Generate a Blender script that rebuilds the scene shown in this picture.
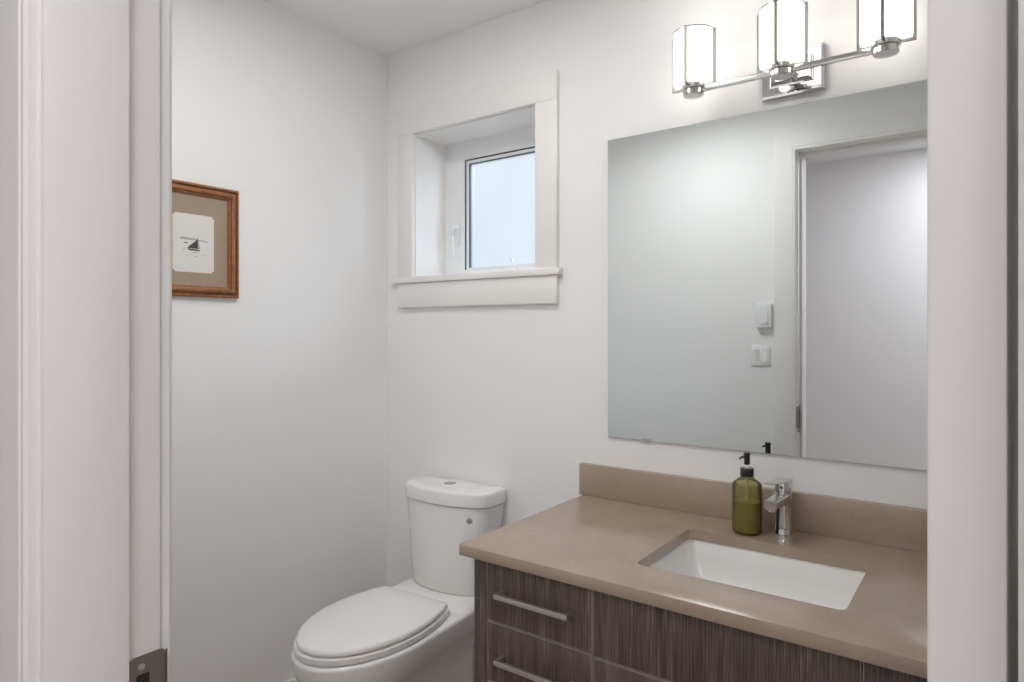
import bpy, bmesh, math
from mathutils import Vector, Matrix

# ------------------------------------------------------------------ clearing
for _o in list(bpy.data.objects):
    bpy.data.objects.remove(_o, do_unlink=True)
SC = bpy.context.scene
COL = SC.collection
PI = math.pi
R = math.radians

# ------------------------------------------------------------------ camera
H = 1.30                                   # eye height above the floor
cam_data = bpy.data.cameras.new('camera')
cam_data.sensor_width = 36.0
cam_data.lens = 36.0 * 659.6 / 1024.0
cam_data.shift_y = -10.5 / 1024.0
cam_data.clip_start = 0.02
cam = bpy.data.objects.new('camera', cam_data)
COL.objects.link(cam)
cam.location = (0, 0, H)
cam.rotation_euler = (R(90), 0, R(36.25))
SC.camera = cam

# ------------------------------------------------------------------ world (overcast daylight outside)
world = bpy.data.worlds.new('world')
SC.world = world
world.use_nodes = True
_bg = world.node_tree.nodes['Background']
_bg.inputs['Color'].default_value = (0.82, 0.89, 0.98, 1)
_bg.inputs['Strength'].default_value = 0.85


def area(name, loc, rot, sx, sy, power, color):
    d = bpy.data.lights.new(name, 'AREA')
    d.shape = 'RECTANGLE'
    d.size, d.size_y, d.energy, d.color = sx, sy, power, color
    o = bpy.data.objects.new(name, d)
    COL.objects.link(o)
    o.location, o.rotation_euler = loc, rot
    return o


# daylight coming down the hallway from its right-hand end, and the hall ceiling light
area('hall_daylight', (2.45, -0.38, 1.45), (0, R(90), 0), 1.9, 1.0, 0.8, (0.92, 0.92, 1.0))
area('hall_ceiling_lamp', (0.14, -0.47, 2.37), (0, 0, 0), 0.8, 0.5, 14.5, (0.97, 0.955, 1.0))

# open sky outside the window: above it, and low to its right
area('sky_above_window', (-1.25, 3.25, 2.75), (R(-55), 0, R(-4)), 1.4, 1.2, 300.0, (0.80, 0.89, 1.0))
area('sky_beside_window', (0.25, 2.75, 1.95), (R(-88), 0, R(-62)), 0.9, 1.2, 105.0, (0.78, 0.87, 1.0))

LAMP_GLOW = 2.4
BULB_POWER = 60.0
FILL_GLOW = 13.6
BULB_COLOR = (1.0, 0.955, 0.91)
WINDOW_GLOW = 1.0

SC.view_settings.view_transform = 'Standard'
SC.view_settings.look = 'None'
SC.view_settings.gamma = 1.0
SC.view_settings.use_curve_mapping = False
SC.view_settings.exposure = 0.14
SC.cycles.use_denoising = True
SC.cycles.caustics_reflective = False
SC.cycles.max_bounces = 14
SC.cycles.diffuse_bounces = 8
SC.cycles.transparent_max_bounces = 12
SC.cycles.sample_clamp_indirect = 6.0

# ------------------------------------------------------------------ measured layout (metres, camera at x=0,y=0)
YB = 1.816          # back wall
XL = -1.9465        # left wall
XR = 0.215          # right wall
YD0, YD1 = 0.243, 0.357   # hall face / room face of the door wall
ZC = 2.385          # ceiling
HALL_Y = -1.0


# ------------------------------------------------------------------ materials
def new_mat(name):
    m = bpy.data.materials.new(name)
    m.use_nodes = True
    nt = m.node_tree
    b = nt.nodes['Principled BSDF']
    return m, nt, b


def simple(name, color, rough=0.5, metal=0.0, coat=0.0, spec=0.5):
    m, nt, b = new_mat(name)
    b.inputs['Base Color'].default_value = (*color, 1)
    b.inputs['Roughness'].default_value = rough
    b.inputs['Metallic'].default_value = metal
    b.inputs['Coat Weight'].default_value = coat
    b.inputs['Coat Roughness'].default_value = 0.05
    b.inputs['Specular IOR Level'].default_value = spec
    return m


def noise_bump(m, scale, strength, dist=0.001):
    nt = m.node_tree
    b = nt.nodes['Principled BSDF']
    tc = nt.nodes.new('ShaderNodeTexCoord')
    n = nt.nodes.new('ShaderNodeTexNoise')
    n.inputs['Scale'].default_value = scale
    n.inputs['Detail'].default_value = 4
    bp = nt.nodes.new('ShaderNodeBump')
    bp.inputs['Strength'].default_value = strength
    bp.inputs['Distance'].default_value = dist
    nt.links.new(tc.outputs['Object'], n.inputs['Vector'])
    nt.links.new(n.outputs['Fac'], bp.inputs['Height'])
    nt.links.new(bp.outputs['Normal'], b.inputs['Normal'])
    return m


def ramp(nt, fac, stops):
    r = nt.nodes.new('ShaderNodeValToRGB')
    while len(r.color_ramp.elements) < len(stops):
        r.color_ramp.elements.new(0.5)
    for e, (p, c) in zip(r.color_ramp.elements, stops):
        e.position = p
        e.color = (*c, 1)
    nt.links.new(fac, r.inputs['Fac'])
    return r


M = {}
M['wall'] = noise_bump(simple('wall_paint', (0.845, 0.845, 0.84), 0.6, spec=0.3), 160, 0.12)
M['hall'] = noise_bump(simple('hall_paint', (0.86, 0.845, 0.85), 0.65, spec=0.3), 160, 0.12)
M['ceiling'] = noise_bump(simple('ceiling_paint', (0.86, 0.86, 0.865), 0.8, spec=0.2), 220, 0.2)
M['trim'] = noise_bump(simple('trim_paint', (0.82, 0.805, 0.785), 0.38), 60, 0.06)
M['vinyl'] = noise_bump(simple('white_vinyl', (0.82, 0.83, 0.84), 0.35), 80, 0.03)
M['gasket'] = noise_bump(simple('dark_gasket', (0.07, 0.085, 0.10), 0.5), 200, 0.05)
M['porcelain'] = noise_bump(simple('porcelain', (0.82, 0.81, 0.79), 0.12, coat=0.4), 20, 0.01)
M['seat'] = noise_bump(simple('seat_plastic', (0.83, 0.815, 0.795), 0.28), 20, 0.01)
M['chrome'] = noise_bump(simple('chrome', (0.68, 0.68, 0.69), 0.06, 1.0), 30, 0.01)
M['satin_chrome'] = noise_bump(simple('polished_nickel', (0.68, 0.67, 0.65), 0.2, 1.0), 40, 0.02)
M['cage'] = noise_bump(simple('satin_nickel', (0.36, 0.35, 0.335), 0.55, 1.0), 60, 0.02)
M['nickel'] = noise_bump(simple('brushed_nickel', (0.62, 0.59, 0.56), 0.38, 1.0), 400, 0.1)
M['strike'] = noise_bump(simple('dark_nickel', (0.30, 0.27, 0.245), 0.4, 1.0), 200, 0.08)
M['black'] = noise_bump(simple('black_plastic', (0.012, 0.012, 0.013), 0.35), 120, 0.03)
M['dark'] = noise_bump(simple('dark_hole', (0.02, 0.017, 0.015), 0.7), 120, 0.03)
M['grey'] = noise_bump(simple('grey_enamel', (0.30, 0.30, 0.30), 0.3), 120, 0.03)
M['grey_metal'] = noise_bump(simple('grey_button_ring', (0.50, 0.50, 0.49), 0.25, 0.55), 120, 0.02)  # plain grey of the mirror clips, flush button and emblem
M['ink'] = noise_bump(simple('sepia_ink', (0.075, 0.06, 0.06), 0.7), 300, 0.1)
M['ink_light'] = noise_bump(simple('pale_ink', (0.40, 0.37, 0.36), 0.7), 300, 0.1)
M['card'] = noise_bump(simple('print_paper', (0.72, 0.70, 0.67), 0.6), 300, 0.05)
M['card_edge'] = noise_bump(simple('bevel_cut_cream', (0.78, 0.72, 0.62), 0.6), 300, 0.05)
M['clear'] = None


def mat_mirror():
    m, nt, b = new_mat('silvered_glass')
    b.inputs['Base Color'].default_value = (0.865, 0.905, 0.905, 1)
    b.inputs['Metallic'].default_value = 1.0
    b.inputs['Roughness'].default_value = 0.0
    return m


M['mirror'] = mat_mirror()
M['mirror_edge'] = noise_bump(simple('glass_edge', (0.20, 0.23, 0.22), 0.15), 90, 0.02)


def mat_quartz():
    m, nt, b = new_mat('beige_quartz')
    tc = nt.nodes.new('ShaderNodeTexCoord')
    n = nt.nodes.new('ShaderNodeTexNoise')
    n.inputs['Scale'].default_value = 9
    n.inputs['Detail'].default_value = 8
    n.inputs['Roughness'].default_value = 0.65
    n2 = nt.nodes.new('ShaderNodeTexNoise')
    n2.inputs['Scale'].default_value = 240
    n2.inputs['Detail'].default_value = 2
    nt.links.new(tc.outputs['Object'], n.inputs['Vector'])
    nt.links.new(tc.outputs['Object'], n2.inputs['Vector'])
    r1 = ramp(nt, n.outputs['Fac'], [(0.3, (0.342, 0.272, 0.202)), (0.55, (0.374, 0.298, 0.221)), (0.75, (0.410, 0.328, 0.250))])
    r2 = ramp(nt, n2.outputs['Fac'], [(0.30, (0.90, 0.89, 0.88)), (0.5, (1, 1, 1)), (0.72, (1.0, 1.0, 1.0)), (0.80, (1.18, 1.18, 1.18))])
    mx = nt.nodes.new('ShaderNodeMix')
    mx.data_type = 'RGBA'
    mx.blend_type = 'MULTIPLY'
    mx.inputs[0].default_value = 1.0
    nt.links.new(r1.outputs['Color'], mx.inputs[6])
    nt.links.new(r2.outputs['Color'], mx.inputs[7])
    nt.links.new(mx.outputs[2], b.inputs['Base Color'])
    b.inputs['Roughness'].default_value = 0.15
    b.inputs['Specular IOR Level'].default_value = 0.8
    return m


M['quartz'] = mat_quartz()


def mat_laminate():
    m, nt, b = new_mat('dark_woodgrain_laminate')
    tc = nt.nodes.new('ShaderNodeTexCoord')
    mp = nt.nodes.new('ShaderNodeMapping')
    mp.inputs['Scale'].default_value = (1.0, 1.0, 0.018)
    nt.links.new(tc.outputs['Object'], mp.inputs['Vector'])
    n = nt.nodes.new('ShaderNodeTexNoise')
    n.inputs['Scale'].default_value = 480
    n.inputs['Detail'].default_value = 3
    n.inputs['Roughness'].default_value = 0.6
    nt.links.new(mp.outputs['Vector'], n.inputs['Vector'])
    n2 = nt.nodes.new('ShaderNodeTexNoise')
    n2.inputs['Scale'].default_value = 42
    n2.inputs['Detail'].default_value = 2
    nt.links.new(mp.outputs['Vector'], n2.inputs['Vector'])
    r1 = ramp(nt, n.outputs['Fac'], [(0.30, (0.040, 0.029, 0.025)), (0.48, (0.088, 0.066, 0.058)), (0.60, (0.145, 0.114, 0.101)), (0.74, (0.27, 0.225, 0.205))])
    r2 = ramp(nt, n2.outputs['Fac'], [(0.3, (0.72, 0.70, 0.70)), (0.7, (1.2, 1.18, 1.16))])
    mx = nt.nodes.new('ShaderNodeMix')
    mx.data_type = 'RGBA'
    mx.blend_type = 'MULTIPLY'
    mx.inputs[0].default_value = 1.0
    nt.links.new(r1.outputs['Color'], mx.inputs[6])
    nt.links.new(r2.outputs['Color'], mx.inputs[7])
    nt.links.new(mx.outputs[2], b.inputs['Base Color'])
    b.inputs['Roughness'].default_value = 0.45
    bp = nt.nodes.new('ShaderNodeBump')
    bp.inputs['Strength'].default_value = 0.15
    bp.inputs['Distance'].default_value = 0.0006
    nt.links.new(n.outputs['Fac'], bp.inputs['Height'])
    nt.links.new(bp.outputs['Normal'], b.inputs['Normal'])
    return m


M['laminate'] = mat_laminate()
M['edge_band'] = noise_bump(simple('pale_lit_edge_band', (0.40, 0.34, 0.31), 0.5), 200, 0.05)


def mat_frame_wood():
    m, nt, b = new_mat('reddish_wood')
    tc = nt.nodes.new('ShaderNodeTexCoord')
    mp = nt.nodes.new('ShaderNodeMapping')
    mp.inputs['Scale'].default_value = (40, 12, 12)
    nt.links.new(tc.outputs['Object'], mp.inputs['Vector'])
    n = nt.nodes.new('ShaderNodeTexNoise')
    n.inputs['Scale'].default_value = 5
    n.inputs['Detail'].default_value = 5
    nt.links.new(mp.outputs['Vector'], n.inputs['Vector'])
    r1 = ramp(nt, n.outputs['Fac'], [(0.3, (0.20, 0.075, 0.028)), (0.55, (0.31, 0.125, 0.048)), (0.8, (0.40, 0.175, 0.075))])
    nt.links.new(r1.outputs['Color'], b.inputs['Base Color'])
    b.inputs['Roughness'].default_value = 0.35
    return m


M['frame_wood'] = mat_frame_wood()
M['mat_board'] = noise_bump(simple('taupe_mat_board', (0.36, 0.275, 0.20), 0.75), 500, 0.1)


def mat_floor():
    m, nt, b = new_mat('brown_floor_tile')
    tc = nt.nodes.new('ShaderNodeTexCoord')
    br = nt.nodes.new('ShaderNodeTexBrick')
    br.offset = 0.5
    br.inputs['Color1'].default_value = (0.40, 0.33, 0.285, 1)
    br.inputs['Color2'].default_value = (0.43, 0.355, 0.305, 1)
    br.inputs['Mortar'].default_value = (0.22, 0.19, 0.17, 1)
    br.inputs['Scale'].default_value = 1.0
    br.inputs['Mortar Size'].default_value = 0.003
    br.inputs['Brick Width'].default_value = 0.6
    br.inputs['Row Height'].default_value = 0.3
    nt.links.new(tc.outputs['Object'], br.inputs['Vector'])
    nt.links.new(br.outputs['Color'], b.inputs['Base Color'])
    b.inputs['Roughness'].default_value = 0.5
    return m


M['floor'] = mat_floor()


M['hall_floor'] = noise_bump(simple('pale_hall_floor', (0.55, 0.50, 0.45), 0.5), 60, 0.05)


def mat_emit(name, color, strength, gloss=0.0):
    m = bpy.data.materials.new(name)
    m.use_nodes = True
    nt = m.node_tree
    b = nt.nodes['Principled BSDF']
    b.inputs['Base Color'].default_value = (0.75, 0.75, 0.75, 1)
    b.inputs['Roughness'].default_value = 0.25
    b.inputs['Emission Color'].default_value = (*color, 1)
    b.inputs['Emission Strength'].default_value = strength
    return m


M['shade'] = mat_emit('lit_opal_glass', (1.0, 0.95, 0.89), LAMP_GLOW)


def mat_pane():
    # frosted pane lit from behind by the overcast sky
    m = bpy.data.materials.new('frosted_daylit_glass')
    m.use_nodes = True
    nt = m.node_tree
    for n in list(nt.nodes):
        nt.nodes.remove(n)
    out = nt.nodes.new('ShaderNodeOutputMaterial')
    tc = nt.nodes.new('ShaderNodeTexCoord')
    n = nt.nodes.new('ShaderNodeTexNoise')
    n.inputs['Scale'].default_value = 2.2
    n.inputs['Detail'].default_value = 1
    nt.links.new(tc.outputs['Object'], n.inputs['Vector'])
    r1 = ramp(nt, n.outputs['Fac'], [(0.3, (0.70, 0.78, 0.90)), (0.7, (0.84, 0.89, 0.96))])
    em = nt.nodes.new('ShaderNodeEmission')
    em.inputs['Strength'].default_value = WINDOW_GLOW
    nt.links.new(r1.outputs['Color'], em.inputs['Color'])
    tr = nt.nodes.new('ShaderNodeBsdfTransparent')
    tr.inputs['Color'].default_value = (0.93, 0.96, 0.98, 1)
    gl = nt.nodes.new('ShaderNodeBsdfGlossy')
    gl.inputs['Color'].default_value = (0.8, 0.8, 0.8, 1)
    gl.inputs['Roughness'].default_value = 0.25
    m1 = nt.nodes.new('ShaderNodeMixShader')
    m1.inputs[0].default_value = 0.45
    m2 = nt.nodes.new('ShaderNodeMixShader')
    m2.inputs[0].default_value = 0.04
    nt.links.new(em.outputs[0], m1.inputs[1])
    nt.links.new(tr.outputs[0], m1.inputs[2])
    nt.links.new(m1.outputs[0], m2.inputs[1])
    nt.links.new(gl.outputs[0], m2.inputs[2])
    nt.links.new(m2.outputs[0], out.inputs['Surface'])
    return m


M['pane'] = mat_pane()


def mat_bottle_glass():
    m = bpy.data.materials.new('olive_bottle_glass')
    m.use_nodes = True
    nt = m.node_tree
    for n in list(nt.nodes):
        nt.nodes.remove(n)
    out = nt.nodes.new('ShaderNodeOutputMaterial')
    tr = nt.nodes.new('ShaderNodeBsdfTransparent')
    tr.inputs['Color'].default_value = (0.80, 0.79, 0.55, 1)
    gl = nt.nodes.new('ShaderNodeBsdfGlossy')
    gl.inputs['Roughness'].default_value = 0.06
    df = nt.nodes.new('ShaderNodeBsdfDiffuse')
    df.inputs['Color'].default_value = (0.36, 0.34, 0.14, 1)
    lw = nt.nodes.new('ShaderNodeLayerWeight')
    lw.inputs['Blend'].default_value = 0.25
    m1 = nt.nodes.new('ShaderNodeMixShader')
    m1.inputs[0].default_value = 0.22
    m2 = nt.nodes.new('ShaderNodeMixShader')
    nt.links.new(tr.outputs[0], m1.inputs[1])
    nt.links.new(df.outputs[0], m1.inputs[2])
    nt.links.new(lw.outputs['Fresnel'], m2.inputs[0])
    nt.links.new(m1.outputs[0], m2.inputs[1])
    nt.links.new(gl.outputs[0], m2.inputs[2])
    nt.links.new(m2.outputs[0], out.inputs['Surface'])
    return m


M['bottle'] = mat_bottle_glass()
M['soap'] = noise_bump(simple('olive_soap', (0.36, 0.32, 0.015), 0.15), 10, 0.01)
M['tube'] = noise_bump(simple('dip_tube', (0.62, 0.60, 0.40), 0.3), 30, 0.01)


# ------------------------------------------------------------------ geometry helpers
def link(name, bm, mat, parent=None, smooth=0.0, loc=None):
    bmesh.ops.recalc_face_normals(bm, faces=bm.faces[:])
    me = bpy.data.meshes.new(name)
    bm.to_mesh(me)
    bm.free()
    if smooth:
        me.shade_smooth()
        me.set_sharp_from_angle(angle=R(smooth))
    me.materials.append(mat)
    o = bpy.data.objects.new(name, me)
    COL.objects.link(o)
    if parent is not None:
        o.parent = parent
    if loc is not None:
        o.location = loc
    return o


def empty(name, loc=(0, 0, 0), rz=0.0):
    o = bpy.data.objects.new(name, None)
    o.empty_display_size = 0.05
    o.location = loc
    o.rotation_euler = (0, 0, rz)
    COL.objects.link(o)
    return o


def tag(o, label, cat, group=None):
    o['label'] = label
    o['category'] = cat
    if group:
        o['group'] = group
    return o


def structure(o):
    o['kind'] = 'structure'
    return o


def box(bm, x0, x1, y0, y1, z0, z1, bev=0.0, seg=2):
    vs = [bm.verts.new(p) for p in ((x0, y0, z0), (x1, y0, z0), (x1, y1, z0), (x0, y1, z0),
                                    (x0, y0, z1), (x1, y0, z1), (x1, y1, z1), (x0, y1, z1))]
    fs = [bm.faces.new([vs[i] for i in f]) for f in ((3, 2, 1, 0), (4, 5, 6, 7), (0, 1, 5, 4), (1, 2, 6, 5), (2, 3, 7, 6), (3, 0, 4, 7))]
    if bev > 0:
        es = list({e for f in fs for e in f.edges})
        bmesh.ops.bevel(bm, geom=es, offset=bev, segments=seg, profile=0.5, affect='EDGES', clamp_overlap=True)
    return bm


def B():
    return bmesh.new()


def bx(*a, **k):
    return box(B(), *a, **k)


def loft(bm, rings, cap0=True, cap1=True, closed=True):
    rs = [[bm.verts.new(p) for p in r] for r in rings]
    n = len(rs[0])
    for a, b in zip(rs, rs[1:]):
        for i in range(n if closed else n - 1):
            j = (i + 1) % n
            bm.faces.new((a[i], a[j], b[j], b[i]))
    if cap0:
        bm.faces.new(rs[0][::-1])
    if cap1:
        bm.faces.new(rs[-1])
    return bm


def lathe(bm, prof, cx, cy, n=48, cap0=True, cap1=True):
    rings = [[(cx + r * math.cos(2 * PI * i / n), cy + r * math.sin(2 * PI * i / n), z) for i in range(n)] for r, z in prof]
    return loft(bm, rings, cap0, cap1)


def tube(bm, pts, rad, n=12, caps=True):
    pts = [Vector(p) for p in pts]
    rings = []
    for i, p in enumerate(pts):
        d = (pts[min(i + 1, len(pts) - 1)] - pts[max(i - 1, 0)]).normalized()
        up = Vector((0, 0, 1)) if abs(d.z) < 0.95 else Vector((1, 0, 0))
        u = d.cross(up).normalized()
        v = d.cross(u).normalized()
        r = rad[i] if isinstance(rad, (list, tuple)) else rad
        rings.append([p + u * (r * math.cos(2 * PI * k / n)) + v * (r * math.sin(2 * PI * k / n)) for k in range(n)])
    return loft(bm, rings, caps, caps)


def rrect(x0, x1, y0, y1, r, n=6):
    """rounded rectangle as a ccw list of (x, y); n+1 points per corner"""
    out = []
    for cx, cy, a0 in ((x1 - r, y1 - r, 0), (x0 + r, y1 - r, 90), (x0 + r, y0 + r, 180), (x1 - r, y0 + r, 270)):
        for k in range(n + 1):
            a = R(a0 + 90 * k / n)
            out.append((cx + r * math.cos(a), cy + r * math.sin(a)))
    return out


def slab_with_hole(bm, ox, hole, z0, z1, n):
    """outer rect ox=(x0,x1,y0,y1); hole = rrect list with n+1 points per corner"""
    x0, x1, y0, y1 = ox
    oc = [(x1, y1), (x0, y1), (x0, y0), (x1, y0)]
    for z, flip in ((z1, False), (z0, True)):
        O = [bm.verts.new((*p, z)) for p in oc]
        I = [bm.verts.new((*p, z)) for p in hole]
        for c in range(4):
            base = c * (n + 1)
            for k in range(n):
                bm.faces.new((O[c], I[base + k], I[base + k + 1]))
            nb = ((c + 1) % 4) * (n + 1)
            bm.faces.new((O[c], I[base + n], I[nb], O[(c + 1) % 4]))
        if flip:
            Ol, Il = O, I
        else:
            Ou, Iu = O, I
    for c in range(4):
        d = (c + 1) % 4
        bm.faces.new((Ou[c], Ou[d], Ol[d], Ol[c]))
    m = len(hole)
    for i in range(m):
        j = (i + 1) % m
        bm.faces.new((Iu[i], Iu[j], Il[j], Il[i]))
    return bm


# ------------------------------------------------------------------ room shell
T = 0.12
HX0, HX1 = -2.6, 2.6
structure(link('floor', bx(XL - T, XR + T, YD0, YB + 0.2, -0.08, 0.0), M['floor']))
structure(link('floor_hall', bx(HX0 - T, HX1 + T, HALL_Y - T, YD0, -0.08, 0.0), M['hall_floor']))
structure(link('ceiling', bx(XL - T, XR + T, YD1, YB + 0.2, ZC, ZC + 0.1), M['ceiling']))
structure(link('ceiling_hall', bx(HX0 - T, HX1 + T, HALL_Y - T, YD1, ZC, ZC + 0.1), M['ceiling']))
structure(link('wall_left', bx(XL - T, XL, YD1, YB + 0.2, 0.0, ZC), M['wall']))
structure(link('wall_right', bx(XR, XR + T, YD1, YB + 0.2, 0.0, ZC), M['wall']))

# back wall with the window opening (rough opening around the liner)
WX0, WX1 = -1.786, -1.226        # clear opening
WZ0, WZ1 = H + 0.204, 2.045
bmw = B()
box(bmw, XL, WX0 - 0.012, YB, YB + 0.2, 0, ZC)
box(bmw, WX1 + 0.012, XR, YB, YB + 0.2, 0, ZC)
box(bmw, WX0 - 0.012, WX1 + 0.012, YB, YB + 0.2, 0, WZ0 - 0.022)
box(bmw, WX0 - 0.012, WX1 + 0.012, YB, YB + 0.2, WZ1 + 0.012, ZC)
structure(link('wall_back', bmw, M['wall']))

# door wall (front) with the doorway
DXL, DXR = -0.742, 0.018       # rabbet faces of the two jambs
DHEAD = H + 0.826 + 0.005      # underside of the head jamb (rabbet)
JT = 0.019
bmf = B()
box(bmf, HX0, DXL - JT, YD0, YD1, 0, ZC)
box(bmf, DXR + JT, HX1, YD0, YD1, 0, ZC)
box(bmf, DXL - JT, DXR + JT, YD0, YD1, DHEAD + JT, ZC)
structure(link('wall_front', bmf, M['wall']))
structure(link('wall_hall', bx(HX0 - T, HX1 + T, HALL_Y - T, HALL_Y, 0, ZC), M['hall']))
structure(link('wall_hall_left', bx(HX0 - T, HX0, HALL_Y, YD1, 0, ZC), M['hall']))
structure(link('wall_hall_right', bx(HX1, HX1 + T, HALL_Y, YD1, 0, ZC), M['hall']))


# baseboards
def baseboard(name, x0, x1, y0, y1):
    return structure(link(name, bx(x0, x1, y0, y1, 0, 0.107, bev=0.003), M['trim']))


baseboard('baseboard_left', XL, XL + 0.014, YD1 + 0.001, YB)
baseboard('baseboard_back', XL + 0.014, -1.0135, YB - 0.014, YB)
baseboard('baseboard_front', XL + 0.014, DXL - JT - 0.095, YD1, YD1 + 0.014)
baseboard('baseboard_hall', HX0, HX1, HALL_Y, HALL_Y + 0.014)

# ------------------------------------------------------------------ doorway trim: jambs, stops, casings, strike plate
doorway = structure(empty('trim_1', (0, 0, 0)))
YS = 0.3205                     # room-side edge of the stop
STOP = 0.011
link('side_jamb', bx(DXL - JT, DXL, YD0, YD1, 0, DHEAD + JT, bev=0.0015), M['trim'], doorway, 40)
link('side_jamb', bx(DXR, DXR + JT, YD0, YD1, 0, DHEAD + JT, bev=0.0015), M['trim'], doorway, 40)
link('head_jamb', bx(DXL, DXR, YD0, YD1, DHEAD, DHEAD + JT, bev=0.0015), M['trim'], doorway, 40)
link('door_stop', bx(DXL, DXL + STOP, YD0 + 0.0005, YS, 0, DHEAD, bev=0.0018), M['trim'], doorway, 40)
link('door_stop', bx(DXR - STOP, DXR, YD0 + 0.0005, YS, 0, DHEAD, bev=0.0018), M['trim'], doorway, 40)
link('door_stop', bx(DXL + STOP, DXR - STOP, YD0 + 0.0005, YS, DHEAD - STOP, DHEAD, bev=0.0018), M['trim'], doorway, 40)
CW = 0.095
RV = 0.005


def casing_profile(w, t):
    # flat face with a small eased bead on the inner edge
    return [(0, 0), (0, t * 0.72), (0.004, t), (0.010, t), (0.012, t - 0.002), (0.015, t - 0.002), (0.017, t), (w - 0.0015, t), (w, t - 0.0015), (w, 0)]


def side_casing(xin, sgn, ywall, ysgn, ztop):
    bm = B()
    prof = casing_profile(CW, 0.017 if ysgn > 0 else 0.0105)
    ring = lambda z: [(xin + sgn * u, ywall + ysgn * v, z) for u, v in prof]
    loft(bm, [ring(0.0), ring(ztop)])
    return bm


def head_casing(x0, x1, ywall, ysgn, zin):
    bm = B()
    prof = casing_profile(CW, 0.017 if ysgn > 0 else 0.0105)
    lo = [(x0 - u, ywall + ysgn * v, zin + u) for u, v in prof]
    hi = [(x1 + u, ywall + ysgn * v, zin + u) for u, v in prof]
    loft(bm, [lo, hi])
    return bm


def side_casing_mitred(xin, sgn, ywall, ysgn, zin):
    bm = B()
    prof = casing_profile(CW, 0.017 if ysgn > 0 else 0.0105)
    lo = [(xin + sgn * u, ywall + ysgn * v, 0.0) for u, v in prof]
    hi = [(xin + sgn * u, ywall + ysgn * v, zin + u) for u, v in prof]
    loft(bm, [lo, hi])
    return bm


for yw, ys in ((YD1, 1), (YD0, -1)):
    link('side_casing', side_casing_mitred(DXL - RV, -1, yw, ys, DHEAD + RV), M['trim'], doorway)
    link('side_casing', side_casing_mitred(DXR + RV, 1, yw, ys, DHEAD + RV), M['trim'], doorway)
    link('head_casing', head_casing(DXL - RV, DXR + RV, yw, ys, DHEAD + RV), M['trim'], doorway)

# strike plate on the left jamb, lip wrapping round the room-side edge
SZ1 = H - 0.350
SZ0 = SZ1 - 0.125
bm = B()
pl = rrect(0.3240, YD1 + 0.0045, SZ0, SZ1, 0.0055, 5)
loft(bm, [[(DXL + 0.0003, y, z) for y, z in pl], [(DXL + 0.0016, y, z) for y, z in pl]])
strike = link('strike_plate', bm, M['strike'], doorway, 40)
bm = B()
arc = []
for k in range(7):
    a = R(90 * k / 6)
    arc.append((DXL + 0.0016 - 0.010 * (1 - math.cos(a)), YD1 + 0.0030 + 0.007 * math.sin(a)))
lip_in = [(x - 0.0012, y - 0.0012) for x, y in arc]
prof = arc + lip_in[::-1]
lo, hi = SZ0 + 0.020, SZ1 - 0.005
loft(bm, [[(x, y, lo) for x, y in prof], [(x, y, hi) for x, y in prof]])
link('strike_lip', bm, M['strike'], strike, 40)
bm = B()
hl = rrect(0.3310, 0.3445, SZ0 + 0.020, SZ1 - 0.0195, 0.002, 3)
loft(bm, [[(DXL + 0.0016, y, z) for y, z in hl], [(DXL + 0.0019, y, z) for y, z in hl]])
link('latch_hole', bm, M['dark'], strike)
for zz in (SZ1 - 0.0115, SZ0 + 0.0115):
    bm = B()
    n = 20
    rr = [(0.0036, 0.0016), (0.0034, 0.0024), (0.0013, 0.0024), (0.0011, 0.0017)]
    loft(bm, [[(DXL + h_, 0.3362 + r_ * math.cos(2 * PI * i / n), zz + r_ * math.sin(2 * PI * i / n)) for i in range(n)] for r_, h_ in rr])
    link('screw', bm, M['nickel'], strike, 40)

# door leaf, standing open at right angles into the room
door = structure(empty('door_1', (0.0044, YD1 + 0.006, 0), R(-2.0)))
link('door_leaf', bx(-0.0305, 0.0, 0.0005, 0.735, 0.012, DHEAD - 0.003, bev=0.002), M['trim'], door, 40)
for zz in (0.25, 1.05, 1.86):
    bm = B()
    lathe(bm, [(0.0045, zz), (0.0045, zz + 0.09)], 0.0060, 0.006, 16)
    box(bm, 0.0001, 0.0125, 0.004, 0.008, zz, zz + 0.09)
    link('hinge', bm, M['strike'], door, 40)
for s in (-1, 1):
    bm = B()
    xs = -0.0305 if s < 0 else 0.0
    pts = [(xs, 0.685, 0.93), (xs + s * 0.016, 0.685, 0.93), (xs + s * 0.030, 0.685, 0.93)]
    tube(bm, pts, [0.024, 0.010, 0.010], 20)
    tube(bm, [(xs + s * 0.034, 0.690, 0.93), (xs + s * 0.034, 0.60, 0.93)], 0.008, 14)
    link('door_lever', bm, M['nickel'], door, 40)

# ------------------------------------------------------------------ window
window = structure(empty('window_1', ((WX0 + WX1) / 2, YB, WZ0)))
window_loc = window.location.copy()


def wlink(name, bm, mat, parent=None, smooth=40):
    bmesh.ops.translate(bm, verts=bm.verts[:], vec=-window_loc)
    return link(name, bm, mat, window if parent is None else parent, smooth)


YF = 1.984                       # room face of the vinyl frame
bm = B()
box(bm, WX0 - 0.011, WX0, YB - 0.001, YF, WZ0 - 0.02, WZ1 + 0.011)
wlink('reveal_lining', bm, M['trim'])
wlink('reveal_lining', bx(WX1, WX1 + 0.011, YB - 0.001, YF, WZ0 - 0.02, WZ1 + 0.011), M['trim'])
wlink('reveal_lining', bx(WX0, WX1, YB - 0.001, YF, WZ1, WZ1 + 0.011), M['trim'])
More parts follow.
